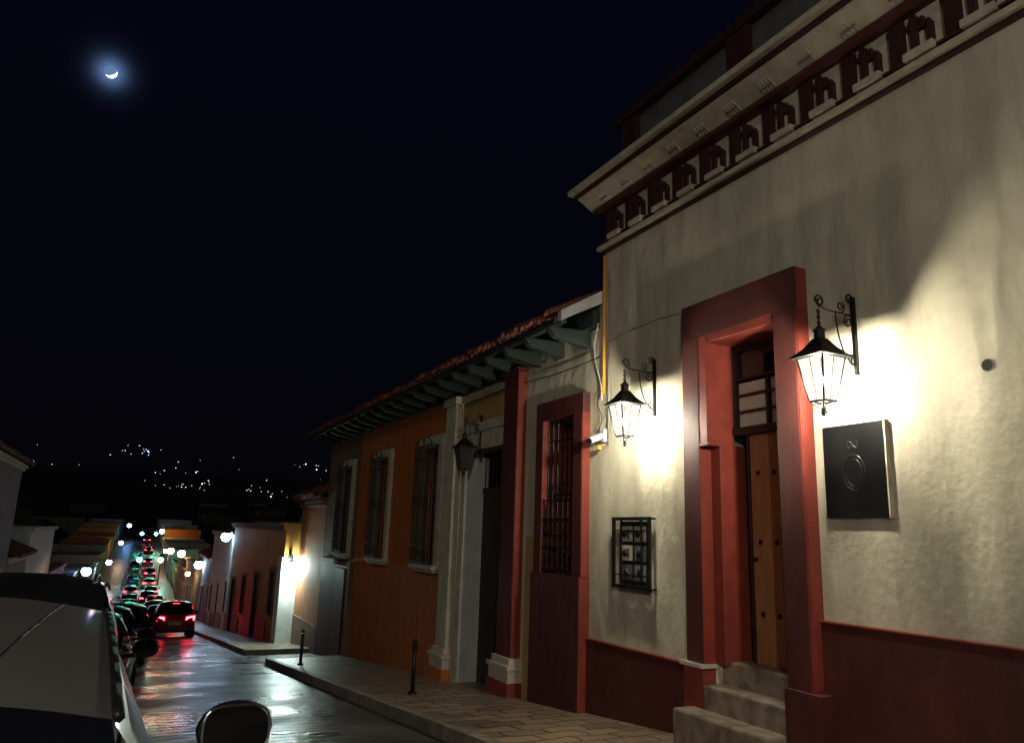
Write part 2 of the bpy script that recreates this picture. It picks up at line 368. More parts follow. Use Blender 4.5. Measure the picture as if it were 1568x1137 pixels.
b=B(); b.box(5.80,5.95,Y0,8.2,4.8,5.95,bluegrey)
y=8.3
while y>Y0: b.box(5.72,6.0,y-.34,y,4.8,5.98,darkmar); y-=2.2
random.seed(4); y=8.4
while y>Y0:
    b.cyl((5.66,y,5.99+random.uniform(-.02,.02)),(5.86,y,6.04+random.uniform(-.02,.02)),.05,darkmar,n=8); b.cyl((5.86,y,6.04),(6.1,y,5.98),.05,darkmar,n=8); y-=.16
b.box(5.68,6.1,Y0,8.35,5.93,5.98,darkmar)
b.build('parapet',T)
b=B(); b.cyl((5.503,3.28,1.34),(5.496,3.28,1.34),.042,interior,n=20)
b.tube([(5.497,3.28+.045*math.cos(a),1.34+.045*math.sin(a)) for a in [i*math.pi/10 for i in range(21)]],.004,greyp)
b.cyl((5.455,4.83,-1.7),(5.43,4.83,-1.7),.03,iron,n=12)
b.build('vent_hole',T)
c=empty('electrical_conduit',(5.47,8.33,2)); b=B()
b.cyl((5.455,8.33,1.9),(5.455,8.33,3.85),.022,orangepipe,n=8); b.cyl((5.46,8.22,1.2),(5.46,8.22,3.6),.010,greyp,n=8)
pts=[(5.44,8.45+.10*math.sin(t*5),2.9-1.1*t) for t in [i/16 for i in range(17)]]; b.tube(pts,.012,white,n=6)
b.tube([(5.44,8.40+.06*math.sin(t*7),1.9-.5*t) for t in [i/16 for i in range(17)]],.006,iron)
b.tube([(5.49,8.3,2.60),(5.49,7.8,2.65),(5.49,7.2,2.66),(5.49,6.6,2.61)],.005,greyp)
cb=[(5.44,8.4+.5*i,2.42-.03*math.sin(i*.8)) for i in range(12)]; b.tube(cb,.008,iron)
for yy in(13.12,13.2): b.cyl((5.42,yy,-1.1 if yy<13.15 else -.2),(5.42,yy,2.45),.012,creamtrim,n=8)
b.build('pipes',c,smooth=True)
c=empty('security_camera',(5.4,8.35,1.25)); b=B()
b.box(5.44,5.5,8.30,8.40,1.25,1.42,white); b.cyl((5.44,8.35,1.33),(5.22,8.30,1.24),.045,white,n=14); b.cyl((5.42,8.35,1.2),(5.40,8.35,1.14),.03,orangepipe,n=12); b.cyl((5.22,8.30,1.24),(5.215,8.298,1.238),.04,iron,n=14)
b.build('body',c,smooth=False)
c=empty('wall_plaque',(5.46,4.46,.64)); b=B()
b.box(5.455,5.49,4.15,4.77,.25,1.035,blackboard); b.box(5.45,5.5,4.135,4.15,.24,1.045,creamtrim)
b.tube([(5.453,4.46+.11*math.cos(a),.62+.15*math.sin(a)) for a in [i*math.pi/14 for i in range(29)]],.004,gold)
b.tube([(5.453,4.46+.08*math.cos(a),.62+.115*math.sin(a)) for a in [i*math.pi/14 for i in range(29)]],.003,gold)
b.tube([(5.453,4.46+.05*math.cos(a),.86+.03*math.sin(2*a)) for a in [i*math.pi/14 for i in range(29)]],.003,gold)
b.build('board',c)
c=empty('menu_display_frame',(5.42,7.7,-.15)); b=B()
for (a,d) in((7.27,7.31),(8.0,8.04)): b.box(5.40,5.43,a,d,-.57,.27,iron)
for (a,d) in((-.57,-.53),(.23,.27)): b.box(5.395,5.432,7.27,8.04,a,d,iron)
for yy in(7.285,8.025):
    for zz in(-.55,.25): b.cyl((5.41,yy,zz),(5.5,yy,zz),.012,iron,n=6)
b.box(5.405,5.425,7.44,7.455,-.53,.23,iron); b.box(5.405,5.425,7.85,7.865,-.53,.23,iron); b.box(5.406,5.424,7.27,8.04,.10,.115,iron); b.box(5.406,5.424,7.27,8.04,-.42,-.405,iron)
b.box(5.455,5.47,7.36,7.95,-.52,.22,blackboard)
for i in range(2):
    for j in range(3):
        y0=7.41+.27*i; z0=-.47+.225*j
        m_=[greyp,bluegrey,creamtrim,bluegrey,whitebase,creamtrim][i*3+j]
        b.box(5.449,5.455,y0,y0+.22,z0,z0+.18,m_); b.sphere((5.449,y0+.11+.02*j,z0+.09),.045,blackboard,8,1.1); b.box(5.446,5.449,y0+.06,y0+.10,z0+.03,z0+.14,bluegrey)
b.build('frame',c)
# ------------------------------------------------------------------ long tiled house
A=empty('orange_colonial_house',(5.5,14,-2.5)); YE=24.2
b=B()
b.wall(5.5,5.95,8.362,10.64,-4.2,3.2,[(8.98,9.85,-.5,1.7)],cream)
b.wall(5.5,5.95,10.64,13.3,-4.2,3.2,[(11.35,12.95,-4.2,1.5)],ochre)
b.wall(5.5,5.95,13.3,20.5,-5,3.2,[(14.45,15.35,-.62,1.75),(17.85,18.75,-.62,1.75)],orange)
b.wall(5.5,5.95,20.5,YE,-5,3.2,[(21.2,22.1,-.62,1.75)],browngrey)
b.box(5.95,12,YE-.3,YE,-5,3.2,browngrey)
b.box(6.6,6.7,8.4,24,-4.5,3.1,interior); b.box(5.9,12,8.37,8.5,2.8,3.2,cream)
b.build('walls',A)
b=B()
b.box(5.38,5.5,8.73,8.98,-.5,1.7,redpaint); b.box(5.38,5.5,9.85,10.08,-.5,1.7,redpaint); b.box(5.38,5.5,8.73,10.08,1.7,1.98,maroon); b.box(5.34,5.5,8.73,10.08,-3.5,-.5,maroon)
b.box(5.374,5.38,8.75,8.975,-.5,1.7,maroon); b.box(5.374,5.38,9.855,10.06,-.5,1.7,maroon)  # shade on the frame fronts painted in with darker maroon sheets
b.box(5.34,5.5,8.715,8.73,-3.5,-.52,redpaint)  # lit side of the apron painted in as a red strip
b.box(5.5,5.9,9.76,9.86,-.5,1.7,redpaint)
b.box(5.86,5.93,8.98,9.85,-.5,1.7,darkwood); b.box(5.84,5.86,9.05,9.78,.9,1.6,glassd); b.box(5.845,5.86,9.4,9.5,1.25,1.4,whitebase)
b.box(5.84,5.86,9.39,9.43,-.5,1.7,woodbrown)
b.build('corner_window',A,bevel=.008)
def grille(b,x,y0,y1,z0,z1,n,cage=0):
    for i in range(n+1):
        yy=y0+(y1-y0)*i/n; b.cyl((x,yy,z0),(x,yy,z1),.011,iron,n=6)
    for zz in(z0+.03,z0+.35,(z0+z1)/2,z1-.3,z1-.03): b.box(x-.012,x+.012,y0,y1,zz-.012,zz+.012,iron)
    for i in range(n):
        yy=y0+(y1-y0)*(i+.5)/n; r=(y1-y0)/n*.42
        for zc in(z0+.19,(z0+z1)/2+.1,):
            b.tube([(x,yy+r*math.cos(a),zc+r*math.sin(a)) for a in [k*math.pi/4 for k in range(9)]],.007,iron,n=5)
    if cage:
        for zz in(z0+.03,z1-.03):
            for yy in(y0,y1): b.cyl((x,yy,zz),(x+cage,yy,zz),.012,iron,n=6)
        for k in range(1,3):
            for yy in(y0,y1): b.cyl((x+cage*k/3,yy,z0),(x+cage*k/3,yy,z1),.01,iron,n=6)
        ym=(y0+y1)/2
        b.tube([(x,ym+(y1-y0)/2*math.cos(a),z1+.16*math.sin(a)) for a in [k*math.pi/10 for k in range(11)]],.012,iron)
        b.tube([(x,ym+.06*math.cos(a),z1+.09+.05*math.sin(a)) for a in [k*math.pi/5 for k in range(11)]],.01,iron)
b=B(); grille(b,5.40,9.0,9.83,-.48,.55,6); grille(b,5.47,9.0,9.83,-.48,1.68,6); b.build('corner_window_grille',A)
def orange_window(ya,name):
    b=B(); yb=ya+1.3
    b.box(5.42,5.5,ya,ya+.22,-.62,1.75,creamtrim); b.box(5.42,5.5,yb-.18,yb,-.62,1.75,creamtrim); b.box(5.40,5.5,ya-.02,yb+.02,1.75,1.97,creamtrim)
    b.box(5.30,5.5,ya-.04,yb+.04,-.70,-.62,whitebase); b.box(5.36,5.5,ya+.05,yb-.05,-.76,-.70,creamtrim)
    b.box(5.7,5.76,ya+.2,yb-.1,-.62,1.75,darkwood); b.box(5.68,5.7,ya+.32,yb-.25,.2,1.6,glassd)
    grille(b,5.26,ya+.20,yb-.12,-.60,1.78,8,.2); b.build(name,A)
for k,ya in enumerate((14.13,17.55,20.95)): orange_window(ya,'barred_window')
b=B()
def pil(y0,y1,x,zt,m,side,zb,plm):
    b.box(x,5.5,y0,y1,zb+.55,zt,m); b.box(x-.006,x,y0+.02,y1-.01,zb+.56,zt-.02,side)
    b.box(x-.10,5.5,y0-.10,y1+.10,-5,zb+.22,plm); b.box(x-.08,5.5,y0-.08,y1+.08,zb+.22,zb+.42,whitebase); b.box(x-.11,5.5,y0-.11,y1+.11,zb+.40,zb+.46,whitebase); b.box(x-.05,5.5,y0-.05,y1+.05,zb+.46,zb+.56,whitebase)
pil(10.66,11.18,5.35,2.62,redpaint,maroon,zs(10.9),redpaint)  # maroon front sheet paints in shade, lit flank stays red
pil(13.38,13.88,5.38,2.62,creamtrim,creamtrim,zs(13.6),orange)
b.box(5.33,5.5,13.3,13.95,2.45,2.6,creamtrim); b.box(5.30,5.5,10.6,11.24,2.62,2.68,maroon)
b.box(5.45,5.5,11.18,13.38,2.45,2.60,creamtrim)
b.box(5.40,5.5,11.18,13.32,1.82,1.98,creamtrim); b.box(5.44,5.5,11.2,13.25,1.5,1.82,creamtrim)
b.box(5.44,5.5,12.95,13.25,-3.5,1.5,creamtrim); b.box(5.44,5.5,11.18,11.35,-3.5,1.5,creamtrim)
b.box(5.445,5.9,12.93,12.953,-3.5,1.5,whitep); b.box(5.42,5.5,10.08,10.4,-3.5,-.0,ochre)
b.box(5.82,5.88,11.35,12.93,-3.5,.75,darkwood); b.box(5.80,5.88,11.35,12.93,.75,.85,darkwood); b.box(5.80,5.88,11.35,12.93,1.42,1.5,darkwood)
for k in range(10): b.cyl((5.84,11.42+.165*k,.85),(5.84,11.42+.165*k,1.42),.012,iron,n=6)
for zz in(-2.0,-1.2,-.4): 
    for yy in(11.5,12.2): b.box(5.79,5.82,yy,yy+.55,zz,zz+.6,darkwood)
b.build('portal',A,bevel=.01)
b=B()
b.box(5.46,5.5,20.55,24.15,-5,-.95,darkmar); b.box(5.42,5.5,22.4,24.15,-.95,-.82,whitebase); b.box(5.38,5.5,20.42,20.72,-5,-.82,browngrey)
b.box(5.44,5.46,21.2,22.2,-5,-1.05,darkwood)
b.build('dado',A)
random.seed(11)
b=B(); sl=.56; xe=4.75; ze=2.90
def rz(x): return ze+sl*(x-xe)
b.hexa([(xe,8.47,rz(xe)-.10),(9,8.47,rz(9)-.10),(9,24.5,rz(9)-.10),(xe,24.5,rz(xe)-.10),(xe,8.47,rz(xe)-.02),(9,8.47,rz(9)-.02),(9,24.5,rz(9)-.02),(xe,24.5,rz(xe)-.02)],woodgreen)
b.hexa([(xe+.05,8.37,rz(xe+.05)-.10),(5.5,8.37,rz(5.5)-.12),(5.5,8.47,rz(5.5)-.12),(xe+.05,8.47,rz(xe+.05)-.10),(xe+.05,8.37,rz(xe+.05)+.04),(5.5,8.37,rz(5.5)+.06),(5.5,8.47,rz(5.5)+.06),(xe+.05,8.47,rz(xe+.05)+.04)],whitep)
b.build('roof_deck',A)
b=B(); y=8.49
while y<24.6:
    yo=y+random.uniform(-.025,.025)
    for k in range(6):
        x0=xe-.10+.42*k+random.uniform(-.07,.04); x1=x0+.47
        dz=random.uniform(-.015,.045); N=7; kk=len(b.v)
        for (xx,r,zz) in((x0,.092,rz(x0)+.045+dz),(x1,.075,rz(x1)+.02+dz)):
            for i in range(N+1):
                a=math.pi*i/N; b.v.append((xx,yo+r*math.cos(a),zz-.03+r*1.0*math.sin(a)))
        for i in range(N): b.f.append((kk+i,kk+i+1,kk+N+2+i,kk+N+1+i)); b.m.append(b.mi(tile))
        if k==0:
            for i in range(N+1):
                a=math.pi*i/N; b.v.append((x0,yo+.068*math.cos(a),rz(x0)+.045+dz-.03+.068*math.sin(a)))
            for i in range(N): b.f.append((kk+i,kk+i+1,kk+2*N+2+i+1,kk+2*N+2+i)); b.m.append(b.mi(tile))
    b.hexa([(xe-.06,yo+.06,rz(xe-.06)-.02),(7.2,yo+.06,rz(7.2)-.02),(7.2,yo+.16,rz(7.2)-.02),(xe-.06,yo+.16,rz(xe-.06)-.02),(xe-.06,yo+.06,rz(xe-.06)),(7.2,yo+.06,rz(7.2)),(7.2,yo+.16,rz(7.2)),(xe-.06,yo+.16,rz(xe-.06))],tile)
    y+=.215
b.build('clay_tile_roof',A)
b=B(); y=8.75
while y<24.4:
    b.hexa([(4.92,y,2.72),(5.5,y,2.62),(5.5,y+.12,2.62),(4.92,y+.12,2.72),(4.84,y,2.84),(5.5,y,2.86),(5.5,y+.12,2.86),(4.84,y+.12,2.84)],woodgreen); y+=.72
b.box(5.38,5.5,8.5,24.3,2.86,3.1,woodgreen); b.box(4.86,4.96,8.5,24.4,2.84,2.90,woodgreen)
b.build('roof_beams',A)
# ------------------------------------------------------------------ generic houses
tm=[greyp,yellowp,greyp,orange,purple,cream,browngrey,ochre]
def house(name,xf,y0,y1,ztop,mat,side,dado=maroon,nop=3,tiles=False,trim=creamtrim,depth=8,extra=None,dh=.8):
    e=empty(name,(xf,(y0+y1)/2,zs((y0+y1)/2))); b=B(); zb=min(zr(y0),zr(y1),zr((y0+y1)/2))-1
    w=(y1-y0)/max(1,nop); ops=[]
    for i in range(nop):
        c=y0+w*(i+.5); g=zs(c); door=(i%2==1)
        ops.append((c-.5,c+.5,g-.2 if door else g+.9,min(ztop-.5,g+2.5)))
    if side>0: b.wall(xf,xf+.4,y0,y1,zb,ztop,ops,mat); b.box(xf+.4,xf+depth,y0,y1,zb,ztop-.02,mat)
    else: b.wall(xf-.4,xf,y0,y1,zb,ztop,ops,mat); b.box(xf-depth,xf-.4,y0,y1,zb,ztop-.02,mat)
    s=-side
    def bx(a,c,ya,yb,z0,z1,m): 
        xa,xb=xf+s*a,xf+s*c; b.box(min(xa,xb),max(xa,xb),ya,yb,z0,z1,m)
    for (a,c,d,t) in ops:
        bx(0,.05,a-.14,a,d,t,trim); bx(0,.05,c,c+.14,d,t,trim); bx(0,.06,a-.16,c+.16,t,t+.16,trim)
        bx(-.22,-.18,a,c,d,t,darkwood); bx(-.17,-.16,a+.12,c-.12,d+(t-d)*.4,t-.15,glassd)
        for k in range(5): 
            yy=a+.1+.2*k; b.cyl((xf+s*.02,yy,max(d,zs(yy))),(xf+s*.02,yy,t),.012,iron,n=5,caps=False)
    bx(0,.12,y0,y1,ztop-.25,ztop-.12,trim); bx(0,.2,y0,y1,ztop-.12,ztop,trim)
    segs=sorted(ops)
    edges=[y0]+[v for o in segs for v in(o[0]-.15,o[1]+.15)]+[y1]
    for k in range(0,len(edges),2):
        a,c=edges[k],edges[k+1]; bx(0,.03,a,c,zb,zs((a+c)/2)+dh,dado)
    if extra: extra(b)
    if tiles:
        for k in range(int((y1-y0)/.3)):
            yy=y0+.3*k+.15; b.cyl((xf+s*.45,yy,ztop+.05),(xf-s*3,yy,ztop+1.5),.11,tile,n=6)
        b.hexa([(xf+s*.4,y0,ztop),(xf+s*.4,y1,ztop),(xf-s*3,y1,ztop+1.4),(xf-s*3,y0,ztop+1.4),(xf+s*.4,y0,ztop+.06),(xf+s*.4,y1,ztop+.06),(xf-s*3,y1,ztop+1.46),(xf-s*3,y0,ztop+1.46)],tile)
    b.build('house_body',e); return e
house('terracotta_house',5.5,24.25,28,1.0,purple,1,browngrey,0,tiles=True,trim=browngrey)
house('yellow_house',5.0,28.02,43,.2,yellowp,1,maroon,4,trim=browngrey,extra=lambda b:(b.box(4.97,5.5,27.99,28.02,-5,-1.0,whitep),b.box(4.94,4.998,28.0,28.9,-5,-1.0,whitep),b.box(4.9,5.5,27.96,28.02,-.05,.2,ochre)))
house('white_house',5.15,43.5,55,-.3,whitep,1,greyp,3)
house('brown_house',5.35,55.1,64,-2.1,browngrey,1,maroon,2,tiles=True)
random.seed(5)
y=64.2
while y<300:
    L=random.uniform(9,15); top=zs(y+L/2)+random.uniform(3.2,5.2)
    house('townhouse',5.5+sh(y)+random.uniform(-.1,.3),y,y+L-.1,top,random.choice(tm),1,random.choice([maroon,greyp,darkmar]),random.choice([2,3])); y+=L
house('grey_two_storey_house',-4.5,12,39,2.3,greyp,-1,greyp,6,tiles=True)
house('brown_house',-4.5,39.2,46,-1.6,browngrey,-1,greyp,2,tiles=True)
house('white_house',-4.5,46.2,60,-.35,whitep,-1,greyp,3)
y=60.2
while y<300:
    L=random.uniform(9,16); top=zs(y+L/2)+random.uniform(3.0,4.4)
    house('townhouse',-4.6+sh(y)-random.uniform(0,.3),y,y+L-.1,top,random.choice([greyp,browngrey,purple,whitep,ochre]),-1,random.choice([maroon,greyp]),random.choice([2,3])); y+=L
e=empty('distant_town',(0,400,0)); b=B()
for i in range(110):
    y=random.uniform(180,620); x=random.uniform(-.22,.3)*y
    if -26<x-sh(y)<18: continue
    z=lin(y)-1 if y<300 else -2.8+.06*(y-300)
    w=random.uniform(6,14);h=random.uniform(3,6)
    b.box(x,x+w,y,y+w,z-4,z+h,random.choice([greyp,browngrey,bluegrey,bluegrey]))
b.build('town_buildings',e)
e=empty('distant_town_lights',(0,700,20)); b=B()
def tl(u,el,d,r,m): b.sphere((u*d,d,el*d),r,m,8)
random.seed(31)
for i in range(215):
    if i<90: a=random.gauss(.045,.024); el=.036+random.gauss(0,.013)
    elif i<150: a=random.gauss(.02,.03); el=abs(random.gauss(.008,.010))+.004
    elif i<160: a=random.gauss(.0,.010); el=random.gauss(.086,.003)
    elif i<168: a=random.gauss(.14,.010); el=random.gauss(.05,.003)
    elif i<178: a=random.gauss(.205,.012); el=random.gauss(.078,.006)
    else: a=random.uniform(-.16,.23); el=random.uniform(.01,.085)
    d=random.uniform(380,480)+max(0,el)*6500
    tl(a,el,d,random.choice([.2,.25,.3,.4,.4,.7])*d/850,random.choice([townw,townc,townc]))
b.build('lights',e)
# ------------------------------------------------------------------ street lamps
def wall_lamp(name,x,y,z,side,mat,r=.16,arm=.5,diry=False):
    e=empty(name,(x,y,z)); b=B()
    if diry:
        b.tube([(x,y+arm,z+.35),(x,y,z+.35),(x,y,z+r)],.025,iron); b.box(x-.05,x+.05,y+arm-.03,y+arm,z+.15,z+.55,iron)
    else:
        b.tube([(x+side*arm,y,z+.35),(x,y,z+.35),(x,y,z+r)],.03,iron); b.box(x+side*arm-.03,x+side*arm+.03,y-.06,y+.06,z+.1,z+.6,iron)
    b.cyl((x,y,z+r*.8),(x,y,z+r*1.4),r*1.2,iron,r*.4,n=12); b.sphere((x,y,z),r,mat,14); b.build('lamp',e); return e
wall_lamp('street_lamp',5.2,27.50,-1.25,1,bulbB,.13,.46,True)
wall_lamp('street_lamp',4.7,44,-.55,1,lampcool,.24,.5)
wall_lamp('street_lamp',5.0,63,-2.9,1,lampcool,.30,.5)
wall_lamp('street_lamp',5.2,76,-4.3,1,lampwarm,.2,.6)
wall_lamp('street_lamp',5.3,90,-3.0,1,lampwarm,.38,.7)
wall_lamp('street_lamp',5.5,118,-3.6,1,lampwarm,.42,.8)
wall_lamp('street_lamp',6.2,150,-4.6,1,lampwhite,.35,.8)
wall_lamp('street_lamp',6.8,196,-1.6,1,lampwarm,.5,.8)
wall_lamp('street_lamp',-3.2,84,-4.6,-1,lampblue,.42,.9)
wall_lamp('street_lamp',-3.2,56,-3.6,-1,lampwarm,.17,.9)
wall_lamp('street_lamp',-2.1,126,-5.6,-1,lampcool,.36,1.2)
wall_lamp('street_lamp',-1.2,172,-3.9,-1,lampwarm,.4,1.2)
wall_lamp('street_lamp',-.2,225,-.6,-1,lampblue,.5,1.2)
e=empty('street_lamp_post',(-3.6,-5,zs(-5))); b=B(); g=zs(-5)
b.cyl((-3.6,-5,g),(-3.6,-5,g+.5),.11,iron,.08); b.cyl((-3.6,-5,g+.5),(-3.6,-5,g+4.3),.06,iron,.045); b.tube([(-3.6,-5,g+4.3),(-3.3,-5,g+4.55),(-2.8,-5,g+4.6)],.035,iron)
b.box(-2.95,-2.35,-5.12,-4.88,g+4.55,g+4.66,iron); b.box(-2.9,-2.4,-5.09,-4.91,g+4.535,g+4.549,lampwhite); b.build('post',e)
pl=bpy.data.lights.new('street_lamp_light','POINT'); pl.energy=920; pl.color=(1,.93,.80); pl.shadow_soft_size=.18
po=bpy.data.objects.new('lamp_light',pl); scene.collection.objects.link(po); po.parent=e; po.location=(.95,0,4.38)
def tlight(name,x,y):
    e=empty(name,(x,y,zr(y))); b=B(); z=zr(y)
    b.cyl((x,y,z),(x,y,z+4.6),.09,iron); b.tube([(x,y,z+4.5),(x-3,y,z+4.9)],.06,iron)
    for q in(0,-3):
        b.box(x+q-.2,x+q+.2,y-.15,y+.1,z+3.7,z+4.8,iron)
        for k,m in enumerate((lampgreen,darkmar,darkmar)): b.cyl((x+q,y-.15,z+3.9+.35*k),(x+q,y-.19,z+3.9+.35*k),.15 if k else .36,m,n=14)
    b.build('signal',e)
tlight('traffic_light',xr(132)+.3,132); tlight('traffic_light',xr(200)+.3,200)
for (x,y,h) in((4.2,11.7,.82),(3.85,18.3,.78)):
    e=empty('bollard',(x,y,zs(y))); b=B(); z=zs(y)
    b.cyl((x,y,z-.02),(x,y,z+.04),.07,iron); b.cyl((x,y,z),(x,y,z+h-.1),.035,iron,n=14); b.cyl((x,y,z+h-.14),(x,y,z+h-.10),.045,iron); b.sphere((x,y,z+h-.05),.042,iron); b.build('post',e,smooth=True)
# ------------------------------------------------------------------ cars
def paintm(n,c,metal=.15,rough=.42): return M(n,c,tuple(v*.88 for v in c),rough,2,metal=metal,coat=.5)
P={'silver':paintm('paint_silver',(.36,.35,.32),.55,.38),'black':paintm('paint_black',(.02,.02,.022)),'white':paintm('paint_white',(.5,.5,.5)),'red':paintm('paint_red',(.25,.02,.02)),'blue':paintm('paint_blue',(.03,.06,.14)),'grey':paintm('paint_grey',(.12,.12,.13))}
tyre=M('tyre',(.015,.015,.015),None,.9); alloy=M('alloy',(.4,.4,.42),None,.3,metal=.9); trimb=M('black_trim',(.015,.015,.015),None,.4); chrome=M('chrome',(.6,.6,.6),None,.12,metal=1)
mirrorg=M('mirror_glass',(.12,.13,.135),(.10,.11,.115),.04,metal=1)
def car(name,x,y,col,H=1.5,L=4.3,hw=.88,tail=None,sub=1,rot=0,yt0=.58,yt1=None,yb1=None,wrf=.74,ymir=None,rails=None,yb0=.14,tilt=0,mz=0,mx_=0):
    tail=tail or taildim
    g=(zr(y+L)-zr(y))/L; e=empty(name,(x,y,zr(y)+.005),(math.atan(g),0,rot)); pt=P[col]
    belt=.98*min(H,1.5)/1.5
    st=[(0.0,.45,.78,.80),(.04,.34,.90,.86),(.14,.28,belt,.93),(.5,.24,belt+.01,.98),(.15*L,.22,belt+.01,1),(.3*L,.22,belt,1),(.5*L,.22,belt-.01,1),(.68*L,.22,belt-.02,1),(.75*L,.22,belt-.03,.99),(.87*L,.24,belt-.12,.97),(.95*L,.28,belt-.22,.90),(.99*L,.32,.66,.80),(L,.42,.58,.72)]
    b=B(); rings=[]
    for (yy,zb,zt,w) in st:
        w*=hw; hl=[(0,zb),(w*.82,zb),(w*.96,zb+.08),(w,zb+.22),(w*1.0,(zb+zt)/2+.05),(w*.985,zt-.10),(w*.95,zt-.03),(w*.80,zt),(0,zt+.02)]
        rings.append([(p[0],yy,p[1]) for p in hl]+[(-p[0],yy,p[1]) for p in reversed(hl[1:-1])])
    n=len(rings[0])
    for r in rings: b.v+=r
    mi=b.mi(pt); mt=b.mi(trimb)
    for i in range(len(rings)-1):
        for j in range(n):
            q=(j+1)%n; b.f.append((i*n+j,i*n+q,(i+1)*n+q,(i+1)*n+j)); b.m.append(mt if j in(0,1,n-1,n-2) else mi)
    b.f.append(tuple(j for j in reversed(range(n))));b.m.append(mi); b.f.append(tuple((len(rings)-1)*n+j for j in range(n)));b.m.append(mi)
    b.build('body',e,smooth=True,absolute=False,sub=sub)
    b=B(); wb=hw*.93; wr=hw*wrf; yb1=yb1 or .76*L; yt1=yt1 or .57*L; ym=(yt0+yt1)/2; yh=(yt1-yt0)/2
    def zroof(xx,yy):
        v=(yy-ym)/yh; return H-.085-.035*v*v+tilt*v+.085*(1-abs(xx/wr)**2.6)*(1-.25*v**4)
    sb=[0,.07,.27,.30,.60,.63,.93,1]; tb=[0,.06,.3,.6,.86,1]
    for s in(1,-1):
        def f(i,j):
            S,t=sb[i],tb[j]; yb=yb0+(yb1-yb0)*S; yt=yt0+(yt1-yt0)*S; yy=yb+(yt-yb)*t
            return (s*(wb+(wr-wb)*t+.035*math.sin(math.pi*t)),yy,(belt-.01)+(zroof(wr,yt)-belt+.01)*t)
        def mf(i,j):
            if i in(1,3,5) and 1<=j<=3: return glassd
            if i in(2,4) and 1<=j<=3: return trimb
            return pt
        b.grid(f,7,5,mf)
        b.tube([(s*(wr+.01),yt0+(yt1-yt0)*i/10,zroof(wr,yt0+(yt1-yt0)*i/10)+.004) for i in range(11)],.012,trimb)
        b.tube([(s*(wb+.012),yb0+.2+(yb1-yb0-.3)*i/8,belt+.005) for i in range(9)],.010,chrome)
        if rails:
            b.tube([(s*(wr-.07),yt0+.1+(yt1-yt0-.2)*i/10,zroof(wr-.07,yt0+.1+(yt1-yt0-.2)*i/10)+(.045 if 0<i<10 else 0)) for i in range(11)],.016,alloy,8)
    NX=20
    b.grid(lambda i,j:(-wr+2*wr*i/NX,yt0+(yt1-yt0)*j/12,zroof(-wr+2*wr*i/NX,yt0+(yt1-yt0)*j/12)),NX,12,lambda i,j:pt)
    for (ybb,ytt,sc) in((yb0-.06,yt0,.9),(yb1+.03,yt1,.92)):
        tt=[0,.1,.5,.88,1]
        b.grid(lambda i,j:(( -1+2*i/8)*((wb*sc)+(wr-wb*sc)*tt[j]),ybb+(ytt-ybb)*tt[j]+(-1 if ytt==yt0 else 1)*.05*math.sin(math.pi*tt[j]),(belt-.02)+(zroof(wr*(-1+2*i/8),ytt)-belt+.02)*tt[j]),8,4,lambda i,j: glassd if (1<=j<=3 and 0<=i<=7) else pt)
    for s in(1,-1):
        b.tube([(s*wr*(.66+.14*math.sin(math.pi*i/12*.5)),yt0+.02+(yt1-yt0-.05)*i/12,zroof(wr*(.66+.14*math.sin(math.pi*i/12*.5)),yt0+.02+(yt1-yt0-.05)*i/12)-.002) for i in range(13)],.004,trimb,5)
    b.build('cabin',e,smooth=True,absolute=False)
    near=ymir is not None
    b=B(); ymir=ymir or yb1-.42
    for s in(1,-1):
        b.tube([(s*wb,ymir,belt+.02),(s*(wb+.16+mx_),ymir+.02,belt+.04+mz)],.025,trimb,8)
        k=len(b.v); c=(s*(wb+.24+mx_),ymir,belt+.10+mz)
        b.sphere(c,.13,trimb,20,.72)
        for q in range(k,len(b.v)):
            vx,vy,vz=b.v[q]; vy=c[1]+(vy-c[1])*.62
            if vy<c[1]-.035: vy=c[1]-.035
            b.v[q]=(vx,vy,vz)
        N=24
        def se(a,rx,rz_,dy): return (c[0]+rx*math.copysign(abs(math.cos(a))**.6,math.cos(a)),c[1]-dy,c[2]+rz_*math.copysign(abs(math.sin(a))**.6,math.sin(a)))
        b.quad([se(2*math.pi*i/N,.105,.072,.040) for i in range(N)],mirrorg)
        b.tube([se(2*math.pi*i/N,.112,.080,.042) for i in range(N+1)],.005,alloy if near else trimb,6)
        for yw in(.19*L,.81*L):
            b.cyl((s*(hw*.80),yw,.33),(s*(hw*1.004),yw,.33),.38,trimb,n=24); b.cyl((s*(hw*.82),yw,.32),(s*(hw*1.015),yw,.32),.32,tyre,n=24); b.cyl((s*(hw*1.0),yw,.32),(s*(hw*1.02),yw,.32),.2,alloy,n=10)
        b.hexa([(s*hw*.50,-.005,.76),(s*hw*.90,.05,.74),(s*hw*.93,.2,.78),(s*hw*.5,.1,.78),(s*hw*.52,.0,.90),(s*hw*.92,.06,.94),(s*hw*.95,.2,.95),(s*hw*.52,.1,.9)],tail)
        b.hexa([(s*hw*.5,L-.12,.60),(s*hw*.86,L-.25,.60),(s*hw*.86,L-.12,.60),(s*hw*.5,L+.0,.60),(s*hw*.5,L-.12,.70),(s*hw*.86,L-.25,.72),(s*hw*.86,L-.14,.70),(s*hw*.5,L-.01,.68)],alloy)
    b.box(-.26,.26,-.02,.03,.55,.68,white); b.box(-hw*.8,hw*.8,-.05,.12,.32,.46,trimb)
    if tail is tailm: b.box(-.14,.14,.50,.53,H-.15,H-.125,tailm)
    b.build('fittings',e,smooth=False,absolute=False)
    return e
car('parked_car',-.64,.25,'silver',H=1.52,L=4.75,hw=.93,sub=2,rot=.035,yt0=1.25,yt1=3.4,yb1=4.1,wrf=.755,ymir=2.62,yb0=.45,tilt=.085,mz=.01,mx_=.05)
